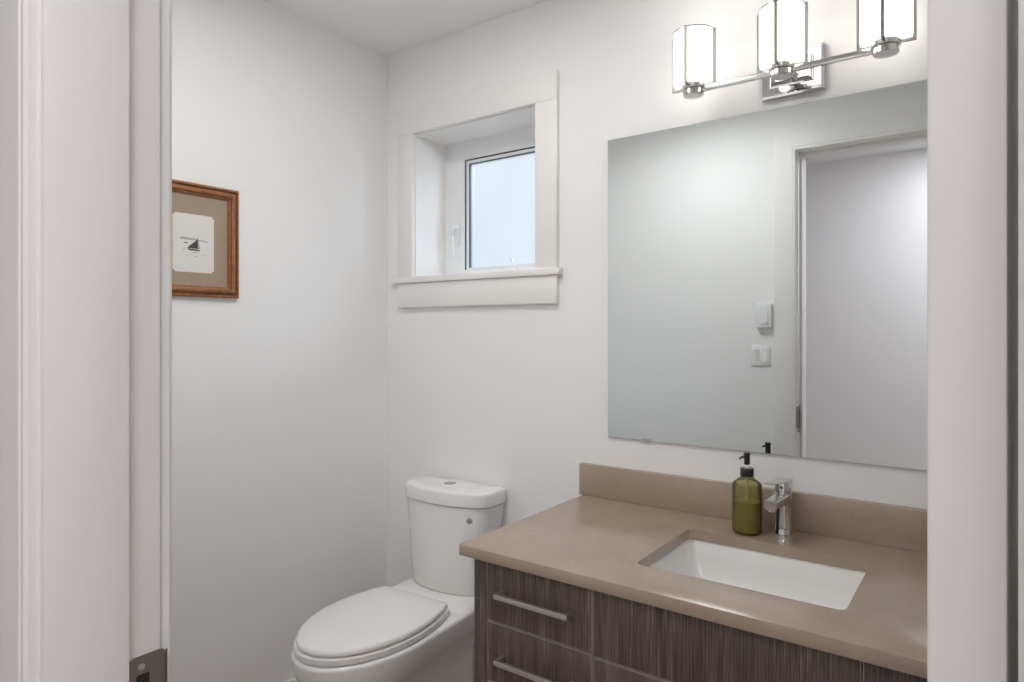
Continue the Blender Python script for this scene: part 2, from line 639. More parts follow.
# stool (sill board) and apron
wlink('stool', bx(-1.890, -1.1265, YB - 0.027, YB - 0.0005, WZ0 - 0.0235, WZ0, bev=0.003), M['trim'])
wlink('sill_board', bx(WX0, WX1, YB - 0.0005, YF, WZ0 - 0.020, WZ0), M['trim'])
wlink('apron', bx(-1.866, -1.141, YB - 0.018, YB - 0.0005, H + 0.088, WZ0 - 0.0240, bev=0.0015), M['trim'])
# flat casing: two legs and a head
CZT = H + 0.8435
wlink('side_casing', bx(-1.866, WX0 - 0.004, YB - 0.018, YB - 0.0005, WZ0 + 0.0005, WZ1 + 0.004, bev=0.0015), M['trim'])
wlink('side_casing', bx(WX1 + 0.001, -1.141, YB - 0.018, YB - 0.0005, WZ0 + 0.0005, WZ1 + 0.004, bev=0.0015), M['trim'])
wlink('head_casing', bx(-1.866, -1.141, YB - 0.018, YB - 0.0005, WZ1 + 0.0045, CZT, bev=0.0015), M['trim'])
# vinyl frame
FX0, FX1, FZ0, FZ1 = -1.687, -1.325, H + 0.238, H + 0.672     # sash opening


def ring_frame(bm, ox, ix, y0, y1):
    (a0, a1, b0, b1), (c0, c1, d0, d1) = ox, ix
    O = [(a0, b0), (a1, b0), (a1, b1), (a0, b1)]
    I = [(c0, d0), (c1, d0), (c1, d1), (c0, d1)]
    ov0 = [bm.verts.new((x, y0, z)) for x, z in O]
    iv0 = [bm.verts.new((x, y0, z)) for x, z in I]
    ov1 = [bm.verts.new((x, y1, z)) for x, z in O]
    iv1 = [bm.verts.new((x, y1, z)) for x, z in I]
    for i in range(4):
        j = (i + 1) % 4
        bm.faces.new((ov0[i], ov0[j], iv0[j], iv0[i]))
        bm.faces.new((ov1[j], ov1[i], iv1[i], iv1[j]))
        bm.faces.new((ov0[j], ov0[i], ov1[i], ov1[j]))
        bm.faces.new((iv0[i], iv0[j], iv1[j], iv1[i]))
    return bm


wlink('window_frame', ring_frame(B(), (WX0 - 0.011, WX1 + 0.011, WZ0 - 0.021, WZ1 + 0.011), (FX0, FX1, FZ0, FZ1), YF, YF + 0.06), M['vinyl'], smooth=0)
wlink('gasket', ring_frame(B(), (FX0, FX1, FZ0, FZ1), (FX0 + 0.005, FX1 - 0.005, FZ0 + 0.0006, FZ1 - 0.005), YF + 0.004, YF + 0.05), M['gasket'], smooth=0)
sash = wlink('sash', ring_frame(B(), (FX0 + 0.005, FX1 - 0.005, FZ0 + 0.0006, FZ1 - 0.005), (FX0 + 0.016, FX1 - 0.016, FZ0 + 0.008, FZ1 - 0.016), YF + 0.006, YF + 0.04), M['vinyl'], smooth=0)
wlink('glazing_bead', ring_frame(B(), (FX0 + 0.016, FX1 - 0.016, FZ0 + 0.008, FZ1 - 0.016), (FX0 + 0.021, FX1 - 0.021, FZ0 + 0.0083, FZ1 - 0.0195), YF + 0.010, YF + 0.04), M['gasket'], sash, smooth=0)
pane = wlink('pane', bx(FX0 + 0.0205, FX1 - 0.0205, YF + 0.018, YF + 0.024, FZ0 + 0.0082, FZ1 - 0.0190), M['pane'], smooth=0)
# lock handle on the left frame stile
bm = B()
box(bm, -1.727, -1.711, YF - 0.007, YF, H + 0.335, H + 0.425, bev=0.003)
hnd = wlink('lock_handle', bm, M['vinyl'])
bm = B()
tube(bm, [(-1.719, YF - 0.007, H + 0.410), (-1.724, YF - 0.022, H + 0.405), (-1.728, YF - 0.026, H + 0.375), (-1.728, YF - 0.022, H + 0.335), (-1.724, YF - 0.022, H + 0.300)],
     [0.006, 0.007, 0.0065, 0.006, 0.005], 12)
wlink('lock_lever', bm, M['vinyl'], hnd)
# operator crank on the bottom rail
bm = B()
box(bm, -1.475, -1.385, YF - 0.030, YF, WZ0 + 0.0005, WZ0 + 0.020, bev=0.006)
crk = wlink('crank_operator', bm, M['vinyl'])
bm = B()
tube(bm, [(-1.424, YF - 0.022, WZ0 + 0.016), (-1.426, YF - 0.033, WZ0 + 0.034), (-1.434, YF - 0.036, WZ0 + 0.062)], [0.007, 0.006, 0.0055], 12)
wlink('crank_handle', bm, M['vinyl'], crk)

# ------------------------------------------------------------------ vanity cabinet
YV = 1.228                      # plane of the drawer fronts
ZT = H - 0.515                  # counter top surface
ZU = ZT - 0.0265                # underside of counter
VX0, VX1 = -1.013, 0.145
vanity = tag(empty('vanity_cabinet', ((VX0 + VX1) / 2, 1.52, 0)),
             'dark brown woodgrain vanity cabinet under the beige counter beside the toilet', 'cabinet')
v_off = Vector(vanity.location)


def vlink(name, bm, mat, parent=None, smooth=40, off=None):
    bmesh.ops.translate(bm, verts=bm.verts[:], vec=-v_off)
    return link(name, bm, mat, vanity if parent is None else parent, smooth)


bm = B()                         # carcass: back, bottom, dividers and front rails, open where the basin hangs
for x0, x1 in ((VX0 + 0.037, VX0 + 0.053), (-0.697, -0.681), (-0.187, -0.171), (VX1 - 0.053, VX1 - 0.037)):
    box(bm, x0, x1, YV + 0.021, YB - 0.002, 0.10, ZU - 0.0005)
box(bm, VX0 + 0.037, VX1 - 0.037, YB - 0.016, YB - 0.002, 0.10, 0.58)
box(bm, VX0 + 0.037, VX1 - 0.037, YV + 0.021, YB - 0.016, 0.10, 0.116)
box(bm, VX0 + 0.037, VX1 - 0.037, YV + 0.021, YV + 0.034, ZU - 0.03, ZU - 0.0005)
box(bm, VX0 + 0.037, VX1 - 0.037, YV + 0.021, YV + 0.034, 0.596, 0.625)
vlink('carcass', bm, M['laminate'], smooth=0)
vlink('side_panel', bx(VX0, VX0 + 0.036, YV, YB - 0.016, 0.0, ZU - 0.0005, bev=0.0008), M['laminate'])
vlink('side_panel', bx(VX1 - 0.036, VX1, YV, YB - 0.001, 0.0, ZU - 0.0005, bev=0.0008), M['laminate'])
vlink('toe_kick', bx(VX0 + 0.037, VX1 - 0.037, YV + 0.06, YV + 0.075, 0.0, 0.10), M['laminate'])


def pull(parent, xc, zc, length=0.197):
    bm = B()
    y0 = YV - 0.035
    x0, x1 = xc - length / 2, xc + length / 2
    box(bm, x0, x1, y0, y0 + 0.009, zc - 0.0055, zc + 0.0055, bev=0.0008)
    box(bm, x0, x0 + 0.009, y0 + 0.009, YV, zc - 0.0055, zc + 0.0055)
    box(bm, x1 - 0.009, x1, y0 + 0.009, YV, zc - 0.0055, zc + 0.0055)
    return vlink('bar_pull', bm, M['nickel'], parent)


def front(name, x0, x1, z0, z1):
    f = vlink(name, bx(x0, x1, YV, YV + 0.019, z0, z1, bev=0.0006), M['laminate'])
    bm = B()                     # pale edge band, paled further to stand for light catching the panel edges
    e = 0.0011
    box(bm, x0 - e, x0, YV + 0.0002, YV + 0.0185, z0 - e, z1 + e)
    box(bm, x1, x1 + e, YV + 0.0002, YV + 0.0185, z0 - e, z1 + e)
    box(bm, x0, x1, YV + 0.0002, YV + 0.0185, z0 - e, z0)
    box(bm, x0, x1, YV + 0.0002, YV + 0.0185, z1, z1 + e)
    vlink('edge_band', bm, M['edge_band'], f, smooth=0)
    return f


rows = ((0.6160, ZU - 0.006), (0.4725, 0.6100), (0.3290, 0.4665), (0.1100, 0.3230))
for z0, z1 in rows:
    d = front('drawer', -0.9735, -0.6915, z0, z1)
    pull(d, -0.830, (z1 - 0.072) if z0 < 0.6 else 0.690)
    d = front('drawer', -0.1765, 0.1055, z0, z1)
    pull(d, -0.036, (z1 - 0.072) if z0 < 0.6 else 0.690)
front('false_front', -0.6865, -0.1815, 0.6115, ZU - 0.006)
for x0, x1, xp in ((-0.6865, -0.4360, -0.47), (-0.4320, -0.1815, -0.398)):
    d = front('cabinet_door', x0, x1, 0.110, 0.6055)
    bm = B()
    y0 = YV - 0.035
    box(bm, xp - 0.0055, xp + 0.0055, y0, y0 + 0.009, 0.36, 0.556, bev=0.0008)
    box(bm, xp - 0.0055, xp + 0.0055, y0 + 0.009, YV, 0.36, 0.369)
    box(bm, xp - 0.0055, xp + 0.0055, y0 + 0.009, YV, 0.547, 0.556)
    vlink('bar_pull', bm, M['nickel'], d)

# ------------------------------------------------------------------ countertop + backsplash
CX0, CX1, CY0 = -1.043, 0.176, 1.2077
SX0, SX1, SY0, SY1 = -0.6425, -0.2225, 1.337, 1.659
counter = empty('countertop', ((CX0 + CX1) / 2, 1.5, ZU))
tag(counter, 'beige quartz countertop with short backsplash and rectangular sink cutout', 'countertop')
c_off = Vector(counter.location)


def clink(name, bm, mat, parent=None, smooth=30):
    bmesh.ops.translate(bm, verts=bm.verts[:], vec=-c_off)
    return link(name, bm, mat, counter if parent is None else parent, smooth)


bm = B()
slab_with_hole(bm, (CX0, CX1, CY0, YB - 0.001), rrect(SX0, SX1, SY0, SY1, 0.016, 6), ZU, ZT, 6)
es = [e for e in bm.edges if all(abs(v.co.y - CY0) < 1e-5 for v in e.verts) and abs(e.verts[0].co.z - e.verts[1].co.z) < 1e-5]
bmesh.ops.bevel(bm, geom=es, offset=0.0010, segments=2, profile=0.5, affect='EDGES')
clink('slab', bm, M['quartz'])
clink('backsplash', bx(-1.056, CX1, 1.797, YB - 0.001, ZT + 0.0003, ZT + 0.098, bev=0.0014), M['quartz'])

# ------------------------------------------------------------------ undermount basin
sink = empty('sink_basin', ((SX0 + SX1) / 2, (SY0 + SY1) / 2, ZU - 0.145))
tag(sink, 'white rectangular undermount sink basin set below the beige counter', 'sink')
s_off = Vector(sink.location)
bm = B()
secs = []
zb = ZU - 0.0006
for inset, r, z in ((-0.022, 0.03, zb), (-0.004, 0.022, zb), (-0.002, 0.022, zb - 0.004), (0.004, 0.026, zb - 0.045), (0.014, 0.034, zb - 0.085),
                    (0.030, 0.045, zb - 0.108), (0.055, 0.055, zb - 0.119), (0.10, 0.045, zb - 0.124), (0.135, 0.020, zb - 0.127)):
    secs.append([(x, y, z) for x, y in rrect(SX0 + inset, SX1 - inset, SY0 + inset, SY1 - inset, r, 8)])
for inset, r, z in ((0.12, 0.03, zb - 0.139), (0.03, 0.05, zb - 0.132), (0.0, 0.03, zb - 0.09), (-0.014, 0.022, zb - 0.012), (-0.022, 0.03, zb - 0.010)):
    secs.append([(x, y, z) for x, y in rrect(SX0 + inset, SX1 - inset, SY0 + inset, SY1 - inset, r, 8)])
# inner surface (0..8), then the outside back up to the flange
rs = [[bm.verts.new(p) for p in r] for r in secs]
n = len(rs[0])
for a, b in zip(rs, rs[1:] + [rs[0]]):
    if a is rs[8]:
        continue
    for i in range(n):
        j = (i + 1) % n
        bm.faces.new((a[i], a[j], b[j], b[i]))
bm.faces.new(rs[8])
bm.faces.new(rs[9][::-1])
bmesh.ops.translate(bm, verts=bm.verts[:], vec=-s_off)
link('basin', bm, M['porcelain'], sink, 60)
bm = B()
lathe(bm, [(0.030, zb - 0.1268), (0.030, zb - 0.1245), (0.024, zb - 0.1235), (0.020, zb - 0.1225), (0.004, zb - 0.1205)], (SX0 + SX1) / 2, (SY0 + SY1) / 2, 32)
bmesh.ops.translate(bm, verts=bm.verts[:], vec=-s_off)
link('drain', bm, M['chrome'], sink, 40)

# ------------------------------------------------------------------ faucet
FX, FY = -0.4345, 1.757
faucet = tag(empty('faucet', (FX, FY, ZT)), 'polished chrome single lever faucet behind the sink, beside the soap bottle', 'faucet')
bm = B()
lathe(bm, [(0.0225, 0.0004), (0.0225, 0.004), (0.0215, 0.006), (0.0205, 0.02), (0.0195, 0.06), (0.0200, 0.085), (0.0215, 0.104)], 0, 0, 40)
link('faucet_body', bm, M['chrome'], faucet, 40)
# spout: flat tapering arm reaching forward over the basin
bm = B()
secs = []
for t in range(9):
    u = t / 8
    y = 0.012 - 0.131 * u
    w = 0.0185 - 0.0045 * u
    zt = 0.104 + 0.003 * u
    zbm = 0.066 + 0.019 * (1 - (1 - u) ** 2.0)
    sec = rrect(-w, w, zbm, zt, 0.005 if u < 0.9 else 0.004, 4)
    secs.append([(x, y, z) for x, z in sec])
loft(bm, secs)
spout = link('spout', bm, M['chrome'], faucet, 45)
bm = B()
lathe(bm, [(0.010, 0.0835), (0.010, 0.0785), (0.0085, 0.0780)], 0, -0.103, 24)
link('aerator', bm, M['satin_chrome'], spout, 40)
bm = B()
lathe(bm, [(0.0185, 0.1045), (0.0185, 0.108), (0.0205, 0.109), (0.0205, 0.132), (0.0190, 0.1365), (0.010, 0.138)], 0, 0, 40)
link('lever_cap', bm, M['chrome'], faucet, 40)
bm = B()
secs = []
for t in range(9):
    u = t / 8
    y = 0.017 - 0.147 * u
    w = 0.0195 - 0.009 * u
    zt = 0.1375 + 0.0145 * u ** 1.2
    th = 0.0065 - 0.0030 * u
    sec = rrect(-w, w, zt - th, zt, 0.0018, 4)
    secs.append([(x, y, z) for x, z in sec])
loft(bm, secs)
link('lever', bm, M['chrome'], faucet, 45)
bm = B()
lathe(bm, [(0.004, 0.0), (0.004, 0.0015), (0.002, 0.002)], 0, 0, 16)
bmesh.ops.rotate(bm, verts=bm.verts[:], matrix=Matrix.Rotation(R(90), 3, 'X'))
bmesh.ops.translate(bm, verts=bm.verts[:], vec=(0, -0.0200, 0.121))
link('temperature_dot', bm, M['grey'], faucet, 40)

# ------------------------------------------------------------------ soap bottle
BX_, BY_ = -0.512, 1.713
soap = tag(empty('soap_dispenser', (BX_, BY_, ZT)), 'olive green glass soap bottle with black pump, beside the faucet', 'soap dispenser')
bm = B()
prof = [(0.0300, 0.0005), (0.0345, 0.003), (0.0360, 0.008), (0.0360, 0.121), (0.0354, 0.1245), (0.0335, 0.1275), (0.0200, 0.1380), (0.0165, 0.1410), (0.0155, 0.1435), (0.0155, 0.150)]
lathe(bm, prof, 0, 0, 48)
link('bottle', bm, M['bottle'], soap, 50)
bm = B()
lathe(bm, [(0.0270, 0.005), (0.0318, 0.008), (0.0330, 0.012), (0.0330, 0.0815)], 0, 0, 48)
link('liquid_soap', bm, M['soap'], soap, 50)
bm = B()
tube(bm, [(0, 0, 0.083), (0, 0, 0.150)], 0.003, 12)
link('dip_tube', bm, M['tube'], soap, 50)
bm = B()
lathe(bm, [(0.0165, 0.1440), (0.0169, 0.1450), (0.0169, 0.1620), (0.0158, 0.1640), (0.006, 0.1645)], 0, 0, 36)
link('pump_collar', bm, M['black'], soap, 40)
bm = B()
lathe(bm, [(0.0052, 0.1645), (0.0052, 0.174)], 0, 0, 20)
link('pump_stem', bm, M['seat'], soap, 40)
bm = B()
lathe(bm, [(0.0058, 0.1730), (0.0072, 0.1745), (0.0072, 0.196), (0.0082, 0.198), (0.0082, 0.2015), (0.0070, 0.2030)], 0, 0, 28)
ang = R(212)
dx, dy = math.cos(ang), math.sin(ang)
tube(bm, [(0, 0, 0.193), (0.008 * dx, 0.008 * dy, 0.1928), (0.015 * dx, 0.015 * dy, 0.1905), (0.0195 * dx, 0.0195 * dy, 0.1870)], [0.0036, 0.0032, 0.0028, 0.0024], 12)
link('pump_head', bm, M['black'], soap, 40)

# ------------------------------------------------------------------ mirror
MX0, MX1, MZ0, MZ1 = -0.961, 0.106, H - 0.3255, H + 0.584
mirror = tag(empty('wall_mirror', ((MX0 + MX1) / 2, YB, MZ0)), 'large frameless mirror on the wall above the sink, reflecting the doorway', 'mirror')
m_off = Vector(mirror.location)
bm = bx(MX0, MX1, YB - 0.0070, YB - 0.0015, MZ0, MZ1)
bmesh.ops.translate(bm, verts=bm.verts[:], vec=-m_off)
gl = link('mirror_glass', bm, M['mirror'], mirror)
gl.data.materials.append(M['mirror_edge'])
for p in gl.data.polygons:
    if abs(p.normal.y) < 0.5:
        p.material_index = 1
for xc in (-0.835, -0.02):
    bm = B()
    box(bm, xc - 0.013, xc + 0.013, YB - 0.0098, YB - 0.0005, MZ0 - 0.006, MZ0 - 0.0004, bev=0.0008)
    box(bm, xc - 0.013, xc + 0.013, YB - 0.0098, YB - 0.0072, MZ0 - 0.0004, MZ0 + 0.005, bev=0.0006)
    bmesh.ops.translate(bm, verts=bm.verts[:], vec=-m_off)
    link('mirror_clip', bm, M['grey_metal'], mirror, 40)

# ------------------------------------------------------------------ three-lamp vanity light
LX = (-0.6490, -0.4245, -0.2000)
LY = 1.703
LZ = H + 0.6315
light = tag(empty('vanity_light', (-0.4235, YB, LZ)), 'chrome three-lamp bath light with lit white cylinder shades above the mirror', 'wall light')
l_off = Vector(light.location)


def llink(name, bm, mat, parent=None, smooth=40):
    bmesh.ops.translate(bm, verts=bm.verts[:], vec=-l_off)
    return link(name, bm, mat, light if parent is None else parent, smooth)


bm = B()
px0, px1, pz0, pz1 = -0.5015, -0.3460, H + 0.609, H + 0.724
for_rings = []
for ins, y in ((0.0, YB - 0.0008), (0.0, YB - 0.017), (0.004, YB - 0.021), (0.024, YB - 0.021), (0.028, YB - 0.025), (0.030, YB - 0.034), (0.034, YB - 0.037)):
    for_rings.append([(px0 + ins, y, pz0 + ins), (px1 - ins, y, pz0 + ins), (px1 - ins, y, pz1 - ins), (px0 + ins, y, pz1 - ins)])
loft(bm, for_rings)
bpl = llink('backplate', bm, M['chrome'], smooth=0)
bm = B()
tube(bm, [(-0.4235, YB - 0.034, LZ + 0.026), (-0.4235, YB - 0.06, LZ + 0.026), (-0.4235, YB - 0.085, LZ + 0.020), (-0.4235, LY + 0.006, LZ + 0.008)], [0.024, 0.010, 0.009, 0.009], 20)
llink('support_arm', bm, M['chrome'])
llink('crossbar', bx(LX[0], LX[2], LY - 0.006, LY + 0.006, LZ + 0.000, LZ + 0.014, bev=0.001), M['satin_chrome'])
for lx in LX:
    bm = B()
    lathe(bm, [(0.0255, LZ - 0.0065), (0.0270, LZ - 0.005), (0.0270, LZ + 0.007), (0.0250, LZ + 0.0085), (0.0300, LZ + 0.0095), (0.0310, LZ + 0.011), (0.0310, LZ + 0.0225), (0.0295, LZ + 0.024)], lx, LY, 48)
    cup = llink('lamp_cup', bm, M['satin_chrome'])
    bm = B()
    rI, rO = 0.0530, 0.0592
    for k in range(4):
        a = k * PI / 2
        c, s = round(math.cos(a)), round(math.sin(a))
        w = 0.0033
        if c:
            box(bm, lx + min(c * rI, c * rO), lx + max(c * rI, c * rO), LY - w, LY + w, LZ + 0.012, LZ + 0.160)
            box(bm, lx + min(c * 0.028, c * rI), lx + max(c * 0.028, c * rI), LY - w, LY + w, LZ + 0.012, LZ + 0.0185)
        else:
            box(bm, lx - w, lx + w, LY + min(s * rI, s * rO), LY + max(s * rI, s * rO), LZ + 0.012, LZ + 0.160)
            box(bm, lx - w, lx + w, LY + min(s * 0.028, s * rI), LY + max(s * 0.028, s * rI), LZ + 0.012, LZ + 0.0185)
    llink('shade_cage', bm, M['cage'], cup, smooth=0)
    bm = B()
    lathe(bm, [(0.030, LZ + 0.0245), (0.0480, LZ + 0.0245), (0.0515, LZ + 0.0255), (0.0525, LZ + 0.029), (0.0525, LZ + 0.158), (0.0490, LZ + 0.158), (0.0485, LZ + 0.031), (0.029, LZ + 0.028)], lx, LY, 48)
    llink('glass_shade', bm, M['shade'], cup, smooth=40)
    bm = B()
    lathe(bm, [(0.0545, LZ + 0.1575), (0.0545, LZ + 0.1602), (0.0515, LZ + 0.1602), (0.0515, LZ + 0.1585), (0.0526, LZ + 0.1585), (0.0526, LZ + 0.1575)], lx, LY, 48, cap0=False, cap1=False)
    bulb_data = bpy.data.lights.new('lamp_bulb', 'SPOT')   # bulb standing in the open-topped shade
    bulb_data.energy, bulb_data.color = BULB_POWER, BULB_COLOR
    bulb_data.spot_size, bulb_data.spot_blend, bulb_data.shadow_soft_size = R(42), 0.6, 0.012
    bulb = bpy.data.objects.new('lamp_bulb', bulb_data)
    COL.objects.link(bulb)
    bulb.location, bulb.rotation_euler = (lx, LY, LZ + 0.06), (PI, 0, 0)
    llink('shade_rim', bm, M['satin_chrome'], cup, smooth=40)

# ------------------------------------------------------------------ round ceiling disc, added out of view as soft fill light for the room
M['disc'] = mat_emit('fill_light_diffuser', (1.0, 0.992, 0.985), FILL_GLOW)
cl = tag(empty('added_fill_light', (-1.12, 0.97, ZC)), 'round white fill light added on the bathroom ceiling, out of view', 'fill light')
bm = B()
lathe(bm, [(0.260, -0.0004), (0.260, -0.018), (0.255, -0.022), (0.241, -0.022), (0.241, -0.0004)], 0, 0, 48)
link('light_rim', bm, M['trim'], cl, 40)
bm = B()
lathe(bm, [(0.240, -0.012), (0.240, -0.020), (0.230, -0.024), (0.16, -0.028), (0.08, -0.030), (0.015, -0.0305)], 0, 0, 48)
link('diffuser', bm, M['disc'], cl, 40)

# ------------------------------------------------------------------ toilet (local: x right, -y towards the front)
toilet = tag(empty('toilet', (-1.5265, 1.700, 0), R(3.0)), 'white two piece toilet with closed lid between the left wall and the vanity', 'toilet')


def interp(pts, y):
    for (y0, w0), (y1, w1) in zip(pts, pts[1:]):
        if (y0 - y) * (y1 - y) <= 0 and y0 != y1:
            t = (y - y0) / (y1 - y0)
            return w0 + (w1 - w0) * t
    return pts[-1][1]


def egg(yb, ytip, yw, wmax, wback, n=56, pw=2.15, cr=0.012):
    """outline, ccw from back right, straight back edge with small corner radius, superellipse front"""
    right = []
    # front half: superellipse from yw to ytip
    m = n // 2
    for k in range(m + 1):
        a = (PI / 2) * k / m
        y = yw - (yw - ytip) * math.sin(a) ** (2 / pw)
        x = wmax * math.cos(a) ** (2 / pw) if k < m else 0.0
        right.append((x, y))
    back = []
    q = 10
    for k in range(q):
        t = k / q
        y = yb - cr + (yw - (yb - cr)) * t
        e = t - 1
        x = wback + (wmax - wback) * (1 - e * e)
        back.append((x, y))
    corner = []
    for k in range(5):
        a = R(90 - 90 * k / 5)
        corner.append((wback - cr + cr * math.cos(a), yb - cr + cr * math.sin(a)))
    rhs = corner + back + right          # back-right corner to the tip, clockwise
    lhs = [(-x, y) for x, y in rhs[:-1]][::-1]
    return rhs + lhs


def scaled(o, s, cx=0.0, cy=-0.36):
    return [(cx + (x - cx) * s, cy + (y - cy) * s) for x, y in o]


def inset(o, d, cy=-0.36):
    out = []
    n_ = len(o)
    for i in range(n_):
        a, b = Vector(o[i - 1]), Vector(o[(i + 1) % n_])
        t = b - a
        if t.length < 1e-9:
            t = Vector((0, 1))
        t.normalize()
        nrm = Vector((t.y, -t.x))
        p = Vector(o[i])
        if nrm.dot(Vector((0, cy)) - p) < 0:
            nrm = -nrm
        q = p + nrm * d
        out.append((q.x, q.y))
    return out


LIDZ = H - 0.850
SEAT_TURN = R(0.9)
lid_o = egg(-0.163, -0.604, -0.345, 0.1690, 0.136, pw=1.98, cr=0.006)
bm = B()
rings = []
for d, z in ((0.016, LIDZ - 0.0175), (0.015, LIDZ - 0.0160), (0.0008, LIDZ - 0.0155), (0.0, LIDZ - 0.012), (0.0012, LIDZ - 0.006), (0.004, LIDZ - 0.0016), (0.008, LIDZ)):
    rings.append([(x, y, z) for x, y in inset(lid_o, d)])
rings.append([(x, y, LIDZ + 0.0012) for x, y in scaled(lid_o, 0.7)])
loft(bm, rings)
link('seat_lid', bm, M['seat'], toilet, 60).rotation_euler.z = SEAT_TURN
seat_o = egg(-0.158, -0.612, -0.345, 0.1740, 0.141, pw=1.98, cr=0.008)
bm = B()
rings = []
zs = LIDZ - 0.0205
for d, z in ((0.016, zs - 0.0190), (0.015, zs - 0.0165), (0.0008, zs - 0.0160), (0.0, zs - 0.010), (0.001, zs - 0.0012), (0.004, zs)):
    rings.append([(x, y, z) for x, y in inset(seat_o, d)])
loft(bm, rings)
link('seat', bm, M['seat'], toilet, 60).rotation_euler.z = SEAT_TURN
# hinge barrels behind the lid
for sx in (-0.07, 0.07):
    bm = B()
    box(bm, sx - 0.02, sx + 0.02, -0.157, -0.146, zs - 0.02, LIDZ - 0.014, bev=0.003)
    link('seat_hinge', bm, M['seat'], toilet, 40)
# bowl body
zr = zs - 0.0205
body_o = egg(0.060, -0.616, -0.345, 0.182, 0.178, pw=2.02, cr=0.04)
bm = B()
rings = []


def section(sx, ytip, yback, z, rnd=1.0):
    # remap the outline into the given width scale and y-range
    out = []
    for x, y in body_o:
        t = (y - (-0.616)) / (0.060 + 0.616)
        w = min(1.0, max(0.0, (-0.36 - y) / 0.2))
        sx_ = sx + (min(1.0, sx + 0.16) - sx) * w
        out.append((x * sx_, ytip + (yback - ytip) * t, z))
    return out


for sx, yt, yb_, z in ((0.60, -0.505, 0.045, 0.0), (0.585, -0.500, 0.045, 0.012), (0.56, -0.490, 0.045, 0.05), (0.53, -0.470, 0.045, 0.12), (0.53, -0.480, 0.045, 0.19), (0.58, -0.530, 0.047, 0.245),
                       (0.72, -0.575, 0.050, 0.295), (0.86, -0.595, 0.053, 0.325), (0.945, -0.606, 0.056, 0.348), (0.985, -0.613, 0.059, 0.372), (1.0, -0.616, 0.060, zr - 0.012), (1.0, -0.616, 0.060, zr - 0.007), (0.985, -0.611, 0.057, zr - 0.0015),
                       (0.95, -0.602, 0.050, zr)):
    rings.append(section(sx, yt, yb_, z))
loft(bm, rings)
link('bowl', bm, M['porcelain'], toilet, 70).rotation_euler.z = SEAT_TURN
# deck under the tank
zd = H - 0.882
bm = B()
rings = []
for w, y0, z in ((0.172, -0.150, zr - 0.006), (0.168, -0.128, zr + 0.004), (0.160, -0.105, zd - 0.004), (0.152, -0.090, zd)):
    rings.append([(x, y, z) for x, y in rrect(-w, w, y0, 0.058, 0.03, 6)])
loft(bm, rings)
link('tank_deck', bm, M['porcelain'], toilet, 70)


# tank with bowed front
def tank_sec(hw, yc, bow, yback, z, n=24, cr=0.012, rnd=0.016):
    pts = []
    # front from left to right
    for k in range(n + 1):
        u = -1 + 2 * k / n
        e = abs(u)
        y = yc + bow * (e ** 2.2) + rnd * max(0.0, (e - 0.84) / 0.16) ** 2.2
        pts.append((u * hw, y, z))
    # ease corners a little
    pts = pts + [(hw, yback - cr, z), (hw - cr * 0.3, yback - cr * 0.3, z), (hw - cr, yback, z), (-hw + cr, yback, z), (-hw + cr * 0.3, yback - cr * 0.3, z), (-hw, yback - cr, z)]
    return pts


TZ1 = H - 0.586
bm = B()
loft(bm, [tank_sec(0.143, -0.052, 0.040, 0.078, zd + 0.0015), tank_sec(0.151, -0.058, 0.044, 0.080, zd + 0.010), tank_sec(0.163, -0.060, 0.046, 0.084, zd + 0.10),
          tank_sec(0.176, -0.061, 0.049, 0.094, TZ1 - 0.05), tank_sec(0.1815, -0.060, 0.050, 0.096, TZ1 - 0.0015)])
link('tank', bm, M['porcelain'], toilet, 50)
bm = B()
LT = H - 0.535
loft(bm, [tank_sec(0.183, -0.062, 0.050, 0.098, TZ1 + 0.0010), tank_sec(0.186, -0.0655, 0.050, 0.100, TZ1 + 0.003), tank_sec(0.1865, -0.066, 0.050, 0.100, LT - 0.011), tank_sec(0.185, -0.0645, 0.050, 0.099, LT - 0.005),
          tank_sec(0.181, -0.060, 0.049, 0.096, LT - 0.0012), tank_sec(0.175, -0.054, 0.048, 0.091, LT), tank_sec(0.12, -0.02, 0.03, 0.05, LT + 0.0006)])
tl = link('tank_lid', bm, M['porcelain'], toilet, 50)
bm = B()
lathe(bm, [(0.0290, LT - 0.001), (0.0290, LT + 0.0018), (0.0265, LT + 0.0028), (0.0235, LT + 0.0028), (0.0225, LT + 0.0010)], -0.006, 0.026, 36)
fb = link('button_bezel', bm, M['porcelain'], tl, 40)
bm = B()
lathe(bm, [(0.0215, LT + 0.0012), (0.0215, LT + 0.0036), (0.0195, LT + 0.0044), (0.004, LT + 0.0046)], -0.006, 0.026, 36)
link('flush_button', bm, M['grey_metal'], tl, 40)
# round emblem on the tank front
bm = B()
lathe(bm, [(0.0105, -0.002), (0.0105, 0.0012), (0.0095, 0.0018), (0.0035, 0.0014)], 0, 0, 24)
bmesh.ops.rotate(bm, verts=bm.verts[:], matrix=Matrix.Rotation(R(90), 3, 'X'))
em = link('round_emblem', bm, M['grey_metal'], toilet, 40, loc=(0.127, -0.0375, H - 0.628))
em.rotation_euler = (0, 0, R(30))
bm = B()
lathe(bm, [(0.0032, 0.0013), (0.0030, 0.0021)], 0, 0, 16)
bmesh.ops.rotate(bm, verts=bm.verts[:], matrix=Matrix.Rotation(R(90), 3, 'X'))
link('emblem_center', bm, M['dark'], em, 40)

